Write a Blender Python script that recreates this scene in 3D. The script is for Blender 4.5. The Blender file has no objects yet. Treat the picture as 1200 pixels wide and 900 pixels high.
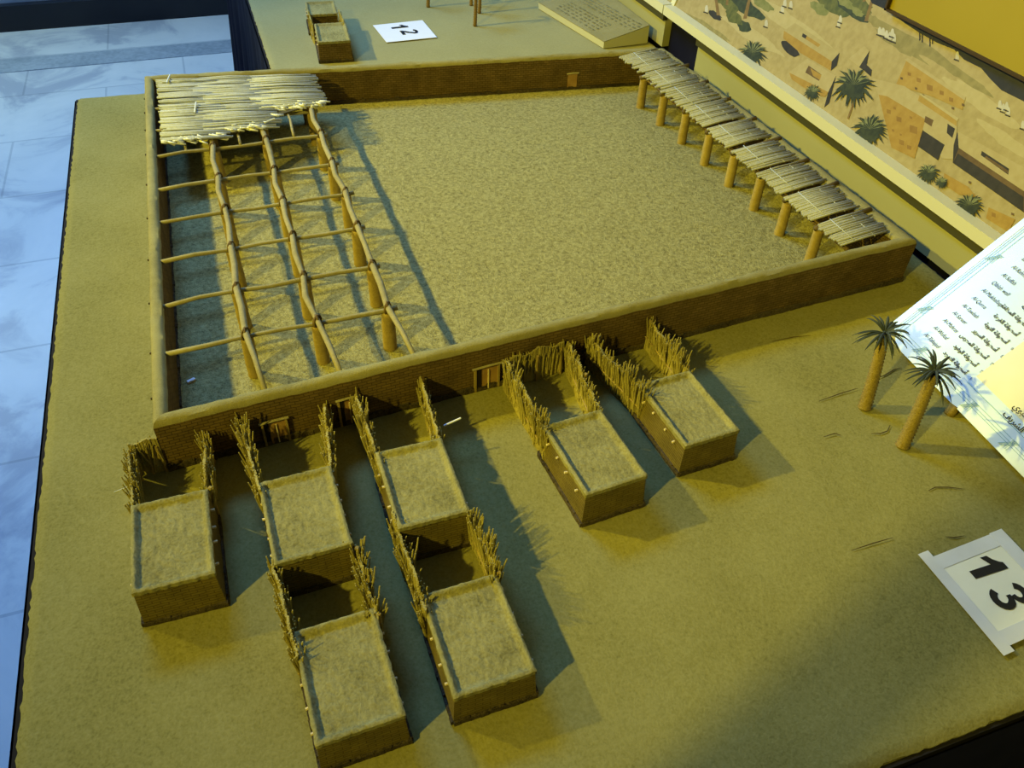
import bpy, math, random
import numpy as np
from mathutils import Vector, Matrix, noise
RND = random.Random(7)
PI = math.pi
scene = bpy.context.scene
COL = scene.collection

# ---------------------------------------------------------------- camera (solved from the photograph)
F_PX = 951.0
ROT = np.array([[0.9437, -0.3292, 0.0311], [-0.2017, -0.6475, -0.7349], [0.2621, 0.6873, -0.6774]])
CAM = np.array([0.1425, -0.6829, 0.6914])
FLOOR_Z = -0.72

def ray(u, v):
    return ROT.T @ np.array([(u-600)/F_PX, (v-450)/F_PX, 1.0])
def at(u, v, z=0.0):
    """point of the horizontal plane z seen at a pixel of the photograph"""
    d = ray(u, v); s = (z-CAM[2])/d[2]; p = CAM+s*d
    return Vector((p[0], p[1], z))
class Plane:
    def __init__(s, o, a, b):
        s.o = Vector(o); s.a = Vector(a).normalized(); s.b = Vector(b).normalized(); s.n = s.a.cross(s.b).normalized()
    def hit(s, u, v):
        d = Vector(ray(u, v)); c = Vector(CAM); k = (s.o-c).dot(s.n)/d.dot(s.n); p = c+d*k-s.o
        return p.dot(s.a), p.dot(s.b)
    def pt(s, x, y, h=0.0): return s.o+s.a*x+s.b*y+s.n*h

# ---------------------------------------------------------------- materials
def lin(c): return tuple(((x/12.92) if x <= .04045 else ((x+.055)/1.055)**2.4) for x in c)
def new_mat(name):
    m = bpy.data.materials.new(name); m.use_nodes = True
    nt = m.node_tree; b = nt.nodes['Principled BSDF']
    return m, nt, b
def N(nt, kind, **kw):
    n = nt.nodes.new(kind)
    for k, v in kw.items():
        if k in n.inputs.keys(): n.inputs[k].default_value = v
        else: setattr(n, k, v)
    return n
def rgba(c): return (c[0], c[1], c[2], 1)
def coords(nt, kind='Object'):
    return nt.nodes.new('ShaderNodeTexCoord').outputs[kind]
def ramp(nt, fac, stops):
    r = nt.nodes.new('ShaderNodeValToRGB'); e = r.color_ramp.elements
    while len(e) < len(stops): e.new(0.5)
    for i, (p, c) in enumerate(stops): e[i].position = p; e[i].color = rgba(c)
    nt.links.new(fac, r.inputs['Fac']); return r.outputs['Color']
def grainy(name, c1, c2, scale=120, bump=.35, rough=.95, fine=900, big=9, dist=.002, speck=None):
    m, nt, b = new_mat(name); L = nt.links.new; co = coords(nt)
    n1 = N(nt, 'ShaderNodeTexNoise', Scale=scale, Detail=6.0, Roughness=.65); L(co, n1.inputs['Vector'])
    n2 = N(nt, 'ShaderNodeTexNoise', Scale=big, Detail=3.0); L(co, n2.inputs['Vector'])
    n3 = N(nt, 'ShaderNodeTexNoise', Scale=fine, Detail=2.0); L(co, n3.inputs['Vector'])
    a = N(nt, 'ShaderNodeMath', operation='ADD'); L(n1.outputs['Fac'], a.inputs[0]); L(n2.outputs['Fac'], a.inputs[1])
    a2 = N(nt, 'ShaderNodeMath', operation='ADD'); L(a.outputs[0], a2.inputs[0]); L(n3.outputs['Fac'], a2.inputs[1])
    d = N(nt, 'ShaderNodeMath', operation='DIVIDE'); L(a2.outputs[0], d.inputs[0]); d.inputs[1].default_value = 3
    st = [(.40, c1), (.60, c2)]
    if speck: st = [(.37, speck), (.44, c1), (.60, c2)]
    L(ramp(nt, d.outputs[0], st), b.inputs['Base Color'])
    bm = N(nt, 'ShaderNodeBump', Strength=bump, Distance=dist); L(d.outputs[0], bm.inputs['Height'])
    L(bm.outputs['Normal'], b.inputs['Normal']); b.inputs['Roughness'].default_value = rough
    b.inputs['Specular IOR Level'].default_value = .12
    return m
def plain(name, c, rough=.6, spec=.3, metal=0.0, nz=None, nscale=40):
    m, nt, b = new_mat(name)
    if nz:
        n1 = N(nt, 'ShaderNodeTexNoise', Scale=nscale, Detail=4.0); nt.links.new(coords(nt), n1.inputs['Vector'])
        nt.links.new(ramp(nt, n1.outputs['Fac'], [(.35, c), (.65, nz)]), b.inputs['Base Color'])
    else: b.inputs['Base Color'].default_value = rgba(c)
    b.inputs['Roughness'].default_value = rough; b.inputs['Specular IOR Level'].default_value = spec
    b.inputs['Metallic'].default_value = metal
    return m
def brick(name, c1, c2, mortar, bw=.011, rh=.0042):
    m, nt, b = new_mat(name); L = nt.links.new; uv = coords(nt, 'UV')
    nz = N(nt, 'ShaderNodeTexNoise', Scale=60.0, Detail=4.0); L(uv, nz.inputs['Vector'])
    mx = N(nt, 'ShaderNodeVectorMath', operation='SCALE'); L(nz.outputs['Color'], mx.inputs[0]); mx.inputs['Scale'].default_value = .0016
    ad = N(nt, 'ShaderNodeVectorMath', operation='ADD'); L(uv, ad.inputs[0]); L(mx.outputs[0], ad.inputs[1])
    t = N(nt, 'ShaderNodeTexBrick', Scale=1.0); L(ad.outputs[0], t.inputs['Vector'])
    t.inputs['Color1'].default_value = rgba(c1); t.inputs['Color2'].default_value = rgba(c2); t.inputs['Mortar'].default_value = rgba(mortar)
    t.inputs['Mortar Size'].default_value = .00055; t.inputs['Mortar Smooth'].default_value = .6
    t.inputs['Brick Width'].default_value = bw; t.inputs['Row Height'].default_value = rh
    n2 = N(nt, 'ShaderNodeTexNoise', Scale=35.0, Detail=5.0); L(uv, n2.inputs['Vector'])
    mm = N(nt, 'ShaderNodeMix', data_type='RGBA', blend_type='MULTIPLY'); mm.inputs[0].default_value = .7
    L(t.outputs['Color'], mm.inputs[6]); L(ramp(nt, n2.outputs['Fac'], [(.3, (.6, .58, .55)), (.7, (1.15, 1.1, 1.05))]), mm.inputs[7])
    L(mm.outputs[2], b.inputs['Base Color'])
    bm = N(nt, 'ShaderNodeBump', Strength=.6, Distance=.001, invert=True); L(t.outputs['Fac'], bm.inputs['Height']); L(bm.outputs['Normal'], b.inputs['Normal'])
    b.inputs['Roughness'].default_value = .95; b.inputs['Specular IOR Level'].default_value = .1
    return m
def marble(name):
    m, nt, b = new_mat(name); L = nt.links.new; co = coords(nt)
    n1 = N(nt, 'ShaderNodeTexNoise', Scale=2.2, Detail=9.0, Roughness=.62, Distortion=1.2); L(co, n1.inputs['Vector'])
    c = ramp(nt, n1.outputs['Fac'], [(.40, (.52, .55, .58)), (.5, (.80, .82, .78)), (.62, (.86, .87, .82))])
    br = N(nt, 'ShaderNodeTexBrick', Scale=1.0); L(co, br.inputs['Vector']); br.offset = .5
    br.inputs['Color1'].default_value = (1, 1, 1, 1); br.inputs['Color2'].default_value = (.93, .94, .95, 1); br.inputs['Mortar'].default_value = (.72, .74, .76, 1)
    br.inputs['Mortar Size'].default_value = .004; br.inputs['Brick Width'].default_value = .62; br.inputs['Row Height'].default_value = .42
    mm = N(nt, 'ShaderNodeMix', data_type='RGBA', blend_type='MULTIPLY'); mm.inputs[0].default_value = 1
    L(c, mm.inputs[6]); L(br.outputs['Color'], mm.inputs[7]); L(mm.outputs[2], b.inputs['Base Color'])
    b.inputs['Roughness'].default_value = .28; b.inputs['Specular IOR Level'].default_value = .35
    return m

SAND = (.242, .216, .056); SAND2 = (.308, .276, .084)
M = dict(
    sand=grainy('sand_coat', SAND, SAND2, scale=190, bump=.6, fine=430, big=6, speck=(.19, .168, .042)),
    sand_far=grainy('pale_sand_coat', (.29, .262, .10), (.345, .312, .125), scale=190, bump=.3, fine=430, big=6),
    gravel=grainy('gravel', (.24, .212, .068), (.42, .378, .145), scale=300, bump=1.0, fine=560, big=160, dist=.004, speck=(.14, .12, .05)),
    clay=grainy('clay', (.24, .21, .075), (.34, .30, .115), scale=90, bump=.8, dist=.003),
    clay_roof=grainy('roof_clay', (.235, .208, .070), (.33, .295, .11), scale=140, bump=.7, dist=.003, fine=420, big=30, speck=(.17, .15, .05)),
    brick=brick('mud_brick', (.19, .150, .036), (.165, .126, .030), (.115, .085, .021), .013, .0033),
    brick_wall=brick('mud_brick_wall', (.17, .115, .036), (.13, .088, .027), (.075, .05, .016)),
    stone=grainy('dark_stone', (.03, .024, .015), (.14, .105, .05), scale=240, bump=1.0, dist=.004),
    log=grainy('palm_log', (.27, .19, .05), (.40, .30, .09), scale=150, bump=.6),
    pole=grainy('peeled_pole', (.25, .21, .085), (.37, .32, .15), scale=130, bump=.4),
    rafter=plain('dark_rafter', (.10, .072, .028), .9, .1, nz=(.16, .115, .045), nscale=90),
    under=plain('under_thatch', (.10, .085, .04), .95, .05),
    twine=plain('twine', (.16, .11, .045), .9, .1),
    reed=grainy('reed', (.36, .37, .30), (.54, .55, .46), scale=200, bump=.3),
    reed_cut=plain('cut_reed', (.80, .80, .66), .8, .2, nz=(.68, .68, .52), nscale=300),
    porch_reed=grainy('porch_reed', (.27, .26, .17), (.42, .41, .28), scale=200, bump=.3),
    frond=grainy('dry_frond', (.26, .21, .05), (.46, .39, .12), scale=180, bump=.3),
    rod=plain('beam_end', (.75, .62, .32), .7, .2),
    wood=plain('door_wood', (.30, .17, .05), .8, .15, nz=(.42, .26, .08), nscale=60),
    dark=plain('dark_opening', (.02, .015, .008), .95, .05),
    cloth=plain('navy_cloth', (.004, .004, .012), .9, .1, nz=(.007, .007, .018), nscale=12),
    board_edge=plain('board_edge', (.02, .017, .014), .8, .1),
    paper=plain('paper', (.80, .80, .78), .55, .3),
    paper_aged=plain('yellowed_paper', (.88, .86, .62), .5, .3, nz=(.93, .91, .68), nscale=18),
    tape=plain('clear_tape', (.70, .70, .62), .5, .3, nz=(.76, .76, .68), nscale=30),
    ink=plain('black_ink', (.012, .012, .012), .5, .3),
    cream=plain('cream_paint', (.33, .31, .12), .55, .3, nz=(.36, .335, .135), nscale=5),
    ivory=plain('ivory_rail', (.62, .59, .36), .45, .35),
    yellow=plain('yellow_panel', (.31, .235, .022), .5, .3, nz=(.335, .255, .026), nscale=4),
    rail_strip=plain('olive_strip', (.055, .05, .012), .7, .2),
    frame_dark=plain('dark_frame', (.05, .03, .012), .5, .3),
    marble=marble('marble_floor'),
    marble_band=grainy('grey_marble', (.30, .35, .38), (.48, .53, .55), scale=14, bump=.02, rough=.3, fine=60, big=4),
    wall_grey=plain('grey_marble_wall', (.34, .40, .46), .4, .3, nz=(.44, .50, .55), nscale=5),
    base_black=plain('black_skirting', (.008, .009, .014), .3, .4),
    wall_cream=plain('cream_wall', (.78, .72, .55), .8, .2),
    ceiling=plain('ceiling_grey', (.30, .30, .30), .9, .1),
    metal=plain('grey_metal', (.4, .4, .42), .4, .5, 1.0),
    glass_frost=plain('frosted_glass', (.8, .86, .95), .4, .4),
    palm_trunk=grainy('palm_trunk', (.22, .155, .036), (.38, .285, .085), scale=260, bump=.9, dist=.003),
    palm_leaf=plain('palm_leaf', (.028, .038, .034), .75, .2, nz=(.06, .072, .05), nscale=60),
    dark_trunk=grainy('dark_palm_trunk', (.16, .10, .035), (.28, .19, .07), scale=260, bump=.9),
    crack=plain('crack_shadow', (.10, .07, .025), .95, .05),
    sign_sheet=plain('laminated_sheet', (.62, .76, .80), .24, .9, nz=(.70, .83, .86), nscale=14),
    sign_blue=plain('pale_blue_print', (.34, .55, .58), .18, .5, nz=(.50, .68, .68), nscale=40),
    sign_yellow=plain('pale_yellow_print', (.74, .70, .34), .24, .8, nz=(.80, .76, .44), nscale=10),
    sign_line=plain('teal_line_print', (.22, .40, .44), .25, .4),
    sign_pale=plain('pale_green_print', (.70, .80, .78), .24, .9),
    lect_sheet=plain('olive_sheet', (.25, .215, .07), .5, .3, nz=(.30, .26, .10), nscale=12),
    lect_ink=plain('faded_print', (.15, .14, .06), .6, .2),
    lect_edge=plain('pale_board_edge', (.50, .47, .26), .5, .3),
)

# ---------------------------------------------------------------- mesh builder
class MB:
    def __init__(s): s.v = []; s.f = []; s.mi = []; s.uv = []; s.mats = []
    def mat(s, m):
        if m not in s.mats: s.mats.append(m)
        return s.mats.index(m)
    def add(s, vs, fs, m, uvs=None):
        o = len(s.v); k = s.mat(m); s.v += [Vector(p) for p in vs]
        for i, f in enumerate(fs):
            s.f.append([j+o for j in f]); s.mi.append(k)
            s.uv.append(uvs[i] if uvs else None)
        return s
    def box(s, c, d, m, rz=0.0, taper=0.0):
        x, y, z = d[0]/2, d[1]/2, d[2]/2; R = Matrix.Rotation(rz, 3, 'Z'); c = Vector(c)
        vs = []
        for zz, t in ((-z, taper), (z, 0)):
            for sx, sy in ((-1, -1), (1, -1), (1, 1), (-1, 1)): vs.append(c+R @ Vector((sx*(x+t), sy*(y+t), zz)))
        return s.add(vs, [(3, 2, 1, 0), (4, 5, 6, 7), (0, 1, 5, 4), (1, 2, 6, 5), (2, 3, 7, 6), (3, 0, 4, 7)], m)
    def tube(s, pts, r, m, n=8, cap=True):
        pts = [Vector(p) for p in pts]; k = len(pts)
        rs = r if isinstance(r, (list, tuple)) else [r]*k
        vs = []; ref = None
        for i, p in enumerate(pts):
            t = (pts[min(i+1, k-1)]-pts[max(i-1, 0)]).normalized()
            if ref is None: ref = Vector((0, 0, 1)) if abs(t.z) < .9 else Vector((1, 0, 0))
            u = t.cross(ref).normalized(); w = u.cross(t).normalized(); ref = w
            for j in range(n):
                a = 2*PI*j/n; vs.append(p+(u*math.cos(a)+w*math.sin(a))*rs[i])
        fs = []
        for i in range(k-1):
            for j in range(n):
                a, b = i*n+j, i*n+(j+1) % n; fs.append((a, a+n, b+n, b))
        if cap: fs += [tuple(range(n)), tuple(reversed(range((k-1)*n, k*n)))]
        return s.add(vs, fs, m)
    def poly(s, pts, m, h=None):
        """flat polygon, or (h: offset vector) a prism standing on it"""
        pts = [Vector(p) for p in pts]; n = len(pts)
        if h is None: return s.add(pts, [tuple(range(n))], m)
        h = Vector(h); vs = pts+[p+h for p in pts]
        return s.add(vs, [tuple(reversed(range(n))), tuple(range(n, 2*n))]+[(i, (i+1) % n, n+(i+1) % n, n+i) for i in range(n)], m)
    def build(s, name, parent=None, smooth=False, origin=None):
        me = bpy.data.meshes.new(name); o0 = Vector(origin) if origin is not None else Vector((0, 0, 0))
        me.from_pydata([tuple(p-o0) for p in s.v], [], s.f)
        for m in s.mats: me.materials.append(m)
        me.polygons.foreach_set('material_index', s.mi)
        if any(u is not None for u in s.uv):
            l = me.uv_layers.new(name='UVMap'); k = 0
            for u, f in zip(s.uv, s.f):
                for j in range(len(f)):
                    if u is not None: l.data[k].uv = u[j]
                    k += 1
        if smooth: me.polygons.foreach_set('use_smooth', [True]*len(s.f))
        me.update(); ob = bpy.data.objects.new(name, me); COL.objects.link(ob)
        if parent is not None:
            ob.parent = parent; ob.location = o0
            b = parent
            while b is not None: ob.location -= b.location; b = b.parent
        else: ob.location = o0
        return ob
def thing(name, label, cat, loc, group=None):
    o = bpy.data.objects.new(name, None); COL.objects.link(o); o.location = loc; o.empty_display_size = .02
    o['label'] = label; o['category'] = cat
    if group: o['group'] = group
    return o
def tag(o, label, cat, group=None):
    o['label'] = label; o['category'] = cat
    if group: o['group'] = group
    return o
def struct(o): o['kind'] = 'structure'; return o
def jit(a): return RND.uniform(-a, a)
def nz(x, y, z=0.0): return noise.noise(Vector((x, y, z)))
def text_mesh(body, size, shear=0.0, extrude=0.0, bold=0.0, align='LEFT'):
    cu = bpy.data.curves.new('txt', 'FONT'); cu.body = body; cu.size = size; cu.shear = shear; cu.extrude = extrude
    cu.offset = bold; cu.align_x = align; cu.resolution_u = 3
    ob = bpy.data.objects.new('txt', cu); COL.objects.link(ob)
    dg = bpy.context.evaluated_depsgraph_get(); dg.update()
    me = bpy.data.meshes.new_from_object(ob.evaluated_get(dg))
    vs = [v.co.copy() for v in me.vertices]; fs = [tuple(p.vertices) for p in me.polygons]
    bpy.data.objects.remove(ob); bpy.data.curves.remove(cu); bpy.data.meshes.remove(me)
    return vs, fs

AR = {'ا': (0xFE8D, 2), 'أ': (0xFE83, 2), 'ب': (0xFE8F, 4), 'ة': (0xFE93, 2), 'ت': (0xFE95, 4), 'ج': (0xFE9D, 4), 'ح': (0xFEA1, 4), 'خ': (0xFEA5, 4), 'د': (0xFEA9, 2), 'ر': (0xFEAD, 2),
      'س': (0xFEB1, 4), 'ش': (0xFEB5, 4), 'ص': (0xFEB9, 4), 'ط': (0xFEC1, 4), 'ع': (0xFEC9, 4), 'ف': (0xFED1, 4), 'ق': (0xFED5, 4), 'ك': (0xFED9, 4), 'ل': (0xFEDD, 4), 'م': (0xFEE1, 4), 'ن': (0xFEE5, 4), 'ه': (0xFEE9, 4), 'و': (0xFEED, 2), 'ي': (0xFEF1, 4)}
def shape_arabic(w):
    """joined letter shapes, laid out left to right"""
    out = []
    for i, c in enumerate(w):
        if c not in AR: out.append(c); continue
        b, n = AR[c]; prev = i > 0 and w[i-1] in AR and AR[w[i-1]][1] == 4; nxt = n == 4 and i+1 < len(w) and w[i+1] in AR
        out.append(chr(b+(3 if prev and nxt else 1 if prev else 2 if nxt else 0)))
    return ''.join(reversed(out))

# ================================================================ THE ROOM
def room():
    mb = MB(); mb.box((-.6, .6, FLOOR_Z-.05), (6.4, 6.4, .1), M['marble']); struct(mb.build('floor', origin=(0, 0, FLOOR_Z)))
    mb = MB()
    mb.box((-.6, 3.27, FLOOR_Z+.001), (6.4, .15, .004), M['marble_band'])
    struct(mb.build('trim_1', origin=(0, 3.2, FLOOR_Z)))
    mb = MB(); mb.box((-.6, 3.80, FLOOR_Z+1.45), (6.4, .12, 2.9), M['wall_grey']); struct(mb.build('wall_back', origin=(0, 3.7, FLOOR_Z)))
    mb = MB(); mb.box((-.6, 3.72, FLOOR_Z+.055), (6.4, .05, .11), M['base_black']); struct(mb.build('baseboard_back', origin=(0, 3.65, FLOOR_Z)))
    mb = MB(); mb.box((1.40, .6, FLOOR_Z+1.45), (.12, 6.4, 2.9), M['wall_cream']); struct(mb.build('wall_right', origin=(1.4, 0, FLOOR_Z)))
    mb = MB(); mb.box((-.6, .6, FLOOR_Z+2.95), (6.4, 6.4, .1), M['ceiling']); struct(mb.build('ceiling', origin=(0, 0, FLOOR_Z+2.9)))
room()

# ================================================================ TABLES
def cloth_skirt(mb, c, ztop, flares, m):
    per = []
    n = 70
    for k in range(4):
        a, b = c[k], c[(k+1) % 4]; d = (b-a).normalized(); nx, ny = d.y, -d.x
        for i in range(n): p = a.lerp(b, i/n); per.append((p.x, p.y, nx, ny, flares[k]))
    rows = 7; k = len(per); vs = []
    for r in range(rows):
        f = r/(rows-1); z = ztop+(FLOOR_Z+.004-ztop)*f
        for i, (x, y, nx, ny, fl) in enumerate(per):
            w = (math.sin(i*1.1)+.6*math.sin(i*.47+1))*.5*fl*f
            vs.append((x+nx*(fl*f+w+.002), y+ny*(fl*f+w+.002), z))
    fs = [(r*k+i, r*k+(i+1) % k, (r+1)*k+(i+1) % k, (r+1)*k+i) for r in range(rows-1) for i in range(k)]
    mb.add(vs, fs, m)
def table(x0, x1, ya, yb, yc, yd, label, sandmat, amp, flares):
    """x0..x1 wide; front edge runs from y=ya to yb, back edge from y=yc (left) to yd (right)"""
    t = thing('display_table', label, 'table', ((x0+x1)/2, (ya+yd)/2, FLOOR_Z), 'sand covered display tables')
    C4 = [Vector((x0, ya, 0)), Vector((x1, yb, 0)), Vector((x1, yd, 0)), Vector((x0, yc, 0))]
    def grow(g): return [Vector((p.x+g*sx, p.y+g*sy, 0)) for p, (sx, sy) in zip(C4, ((-1, -1), (1, -1), (1, 1), (-1, 1)))]
    mb = MB(); mb.poly([p+Vector((0, 0, -.034)) for p in grow(.004)], M['board_edge'], (0, 0, .0265)); mb.build('tabletop', t)
    mb = MB(); cloth_skirt(mb, grow(.005), -.010, flares, M['cloth']); mb.build('table_skirt', t, smooth=True)
    mb = MB(); st = .006; nx = int((x1-x0)/st); ny = int((yc-ya)/st); vs = []
    for j in range(ny+1):
        for i in range(nx+1):
            u, v = i/nx, j/ny; x = x0+(x1-x0)*u; lo = ya+(yb-ya)*u; hi = yc+(yd-yc)*u; y = lo+(hi-lo)*v
            e = min(x-x0, x1-x, y-lo, hi-y)
            h = amp*(nz(x*9, y*9)+.6*nz(x*26, y*26, 3)+.35*nz(x*70, y*70, 5))-.0012
            if e < .008: h -= .004*(1-e/.008)**2
            if i in (0, nx): x += jit(.0012)
            if j in (0, ny): y += jit(.0012)
            vs.append((x, y, min(h, .0004)))
    fs = [(j*(nx+1)+i, j*(nx+1)+i+1, (j+1)*(nx+1)+i+1, (j+1)*(nx+1)+i) for j in range(ny) for i in range(nx)]
    mb.add(vs, fs, sandmat)
    mb.add([p+Vector((0, 0, -.0075)) for p in C4], [(3, 2, 1, 0)], sandmat)
    idx = [i for i in range(nx+1)]+[j*(nx+1)+nx for j in range(1, ny+1)]+[ny*(nx+1)+i for i in range(nx-1, -1, -1)]+[j*(nx+1) for j in range(ny-1, 0, -1)]
    rv = [vs[i] for i in idx]; k = len(rv)
    mb.add(rv+[(p[0], p[1], -.0075) for p in rv], [(i, k+i, k+(i+1) % k, (i+1) % k) for i in range(k)], sandmat)
    mb.build('sand_layer', t, smooth=True)
    return t
T13 = table(-.132, 1.116, -.522, -.522, 1.058, .990, 'large sand covered display table carrying the walled mud brick mosque model', M['sand'], .0011, (.02, .003, .003, .02))
T12 = table(.247, 1.116, 1.056, 1.008, 2.55, 2.50, 'sand covered display table behind, carrying the small houses and the number 12 sheet', M['sand_far'], .0008, (.003, .003, .02, .038))
def cracks():
    for pl in ([(1029, 443), (1036, 440), (1043, 436), (1048, 433), (1056, 431)], [(960, 470), (985, 461), (1005, 455)], [(1021, 508), (1032, 508), (1040, 505), (1043, 498)],
               [(1088, 575), (1096, 571), (1112, 571), (1128, 573)], [(1108, 629), (1118, 630), (1130, 628)], [(998, 645), (1022, 637), (1046, 630)], [(965, 512), (978, 508), (985, 510)],
               [(905, 400), (930, 395), (950, 393)]):
        P = [at(u, v, .0004) for u, v in pl]
        mb = MB(); mb.tube(P, [.0003]+[.0007]*(len(P)-2)+[.0003], M['crack'], 5); mb.build('surface_crack', T13)
cracks()

# ================================================================ MUD BRICK ENCLOSURE
WH = .0714
OUT = [Vector((0, 0, 0)), Vector((1.043, .0618, 0)), Vector((1.028, .8286, 0)), Vector((.0074, .9464, 0))]
TH = [.016, .030, .016, .016]        # front, right, back, left
def inset(P, th):
    n = len(P); lines = []
    for i in range(n):
        a, b = P[i], P[(i+1) % n]; d = (b-a).normalized(); nrm = Vector((-d.y, d.x, 0)); lines.append((a+nrm*th[i], d))
    R = []
    for i in range(n):
        (p, d), (q, e) = lines[i-1], lines[i]; den = d.x*e.y-d.y*e.x; w = q-p; s = (w.x*e.y-w.y*e.x)/den; R.append(p+d*s)
    return R
INN = inset(OUT, TH)
def sweep_wall(o0, o1, i0, i1, h, name, parent, bmat, seed, notch=None):
    L = (o1-o0).length; n = max(8, int(L/.008)); mb = MB()
    prof = [(0, 0), (0, .5), (0, .90), (.10, .975), (.35, 1.01), (.65, 1.01), (.90, .975), (1, .90), (1, .5), (1, 0)]
    P = len(prof); vs = []
    for i in range(n+1):
        s = i/n; a = o0.lerp(o1, s); b = i0.lerp(i1, s); c = (b-a)
        ed = 0 if i in (0, n) else 1
        for j, (w, z) in enumerate(prof):
            k = (.0016*nz(s*L*28, j*2.1, seed)+.0010*nz(s*L*80, j*3.7, seed+4))*ed if 2 <= j <= 7 else 0
            p = a+c*w+Vector((0, 0, h*z+k)); p += c.normalized()*((.0010*nz(s*L*40, j*1.3, seed+9)) if 2 <= j <= 7 else 0)*ed
            vs.append(p)
    for j in range(P-1):
        clay = 2 <= j <= 6
        fs = []; uv = []
        for i in range(n):
            a, b = i*P+j, (i+1)*P+j
            fs.append((a, b, b+1, a+1)); u0, u1 = L*i/n, L*(i+1)/n
            uv.append([(u0, h*prof[j][1]), (u1, h*prof[j][1]), (u1, h*prof[j+1][1]), (u0, h*prof[j+1][1])])
        o = len(mb.v)
        used = sorted({q for f in fs for q in f}); mp = {q: t for t, q in enumerate(used)}
        mb.add([vs[q] for q in used], [tuple(mp[q] for q in f) for f in fs], M['clay'] if clay else bmat, uv)
    for e in (0, n):
        mb.add([vs[e*P+j] for j in range(P)], [tuple(range(P)) if e == 0 else tuple(reversed(range(P)))], M['clay'])
    ob = mb.build(name, parent, smooth=False)
    import bmesh
    bm = bmesh.new(); bm.from_mesh(ob.data); bmesh.ops.remove_doubles(bm, verts=bm.verts, dist=1e-6); bmesh.ops.recalc_face_normals(bm, faces=bm.faces)
    for f in bm.faces: f.smooth = True
    for e in bm.edges:
        if len(e.link_faces) == 2 and e.calc_face_angle(0) > .9: e.smooth = False
    bm.to_mesh(ob.data); bm.free()
    return ob
ENC = thing('mud_brick_enclosure', 'long low mud brick wall enclosing the gravel courtyard of the mosque model', 'wall', (.5, .45, 0))
for k in range(4):
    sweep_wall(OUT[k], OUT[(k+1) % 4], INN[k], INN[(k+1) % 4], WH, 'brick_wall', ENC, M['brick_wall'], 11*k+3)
def stones(a, b, side, parent, hgt=.009):
    """dark rubble footing along the line a-b, standing out on one side"""
    mb = MB(); d = (b-a); L = d.length; d.normalize(); nrm = Vector((-d.y, d.x, 0))*side; s = 0
    rz = math.atan2(d.y, d.x)
    while s < L:
        w = RND.uniform(.006, .013); w = min(w, L-s+.001); h = hgt*RND.uniform(.7, 1.1)
        mb.box(a+d*(s+w/2)+nrm*(.0004+RND.uniform(0, .0012))+Vector((0, 0, h/2-.001)), (w*.97, .0035, h), M['stone'], rz+jit(.06)); s += w
    mb.build('stone_footing', parent)
stones(OUT[0], OUT[1], -1, ENC); stones(INN[3], INN[2], -1, ENC); stones(INN[0], INN[3], -1, ENC, .006); stones(OUT[1], OUT[2], -1, ENC)
def courtyard():
    mb = MB(); nx = ny = 150; vs = []
    for j in range(ny+1):
        for i in range(nx+1):
            u, v = i/nx, j/ny
            p = (INN[0]*(1-u)+INN[1]*u)*(1-v)+(INN[3]*(1-u)+INN[2]*u)*v
            vs.append((p.x, p.y, .0016+.0009*nz(p.x*60, p.y*60)+.0006*nz(p.x*190, p.y*190, 2)))
    mb.add(vs, [(j*(nx+1)+i, j*(nx+1)+i+1, (j+1)*(nx+1)+i+1, (j+1)*(nx+1)+i) for j in range(ny) for i in range(nx)], M['gravel'])
    o = mb.build('courtyard_gravel', ENC, smooth=True)
    mb = MB(); p = at(224, 446, .003); mb.box(p, (.010, .004, .003), M['paper'], .4); o = mb.build('paper_scrap'); tag(o, 'tiny white scrap lying on the shaded courtyard gravel near the front left corner', 'scrap')
courtyard()
def door(a, d, nrm, w, h, parent, full=True):
    """plank door with a stick lintel on a wall face; a: middle of the sill, d along the wall, nrm outwards"""
    rz = math.atan2(d.y, d.x); up = Vector((0, 0, 1))
    mb = MB(); mb.box(a+nrm*.0006+up*h/2, (w, .0030, h), M['wood'], rz)
    dr = mb.build('door', parent); 
    mb = MB(); mb.tube([a-d*w*.64+nrm*.003+up*(h+.001), a+nrm*.0034+up*(h+.0022), a+d*w*.64+nrm*.003+up*(h+.0018)], .0016, M['pole'], 6); mb.build('lintel', dr)
    if not full: return
    mb = MB(); mb.box(a+d*(-w*.36)+nrm*.0014+up*h/2, (w*.22, .003, h*.98), M['dark'], rz); mb.build('door_gap', dr)
    for s in (-.5, .5): mb = MB(); mb.box(a+d*w*s*1.02+nrm*.0022+up*h/2, (.0026, .003, h), M['log'], rz); mb.build('door_post', dr)
    mb = MB(); mb.box(a+d*w*.06+nrm*.0026+up*h*.45, (.0014, .0016, h*.85), M['rod'], rz); mb.build('door_batten', dr)
fd = (OUT[1]-OUT[0]).normalized(); fn = Vector((fd.y, -fd.x, 0))
def on_front(x): return OUT[0]+fd*(x/fd.x)
door(on_front(.377), fd, fn, .030, .036, ENC)
door(on_front(.120), fd, fn, .026, .034, ENC)
door(on_front(.205), fd, fn, .022, .040, ENC)
bd = (INN[2]-INN[3]).normalized(); bn = Vector((bd.y, -bd.x, 0))
xq = .826; door(INN[3]+bd*((xq-INN[3].x)/bd.x), bd, bn,   .020, .034, ENC, False)
# small pole ends poking out of the left wall
for y in (.86, .80, .73, .64, .54, .44, .33, .23, .13, .05):
    x = OUT[0].x+(OUT[3].x-OUT[0].x)*y/OUT[3].y; mb = MB(); mb.tube([(x+.002, y, .063), (x-.0022, y, .063)], .0014, M['stone'], 6); mb.build('pole_end', ENC)

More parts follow.
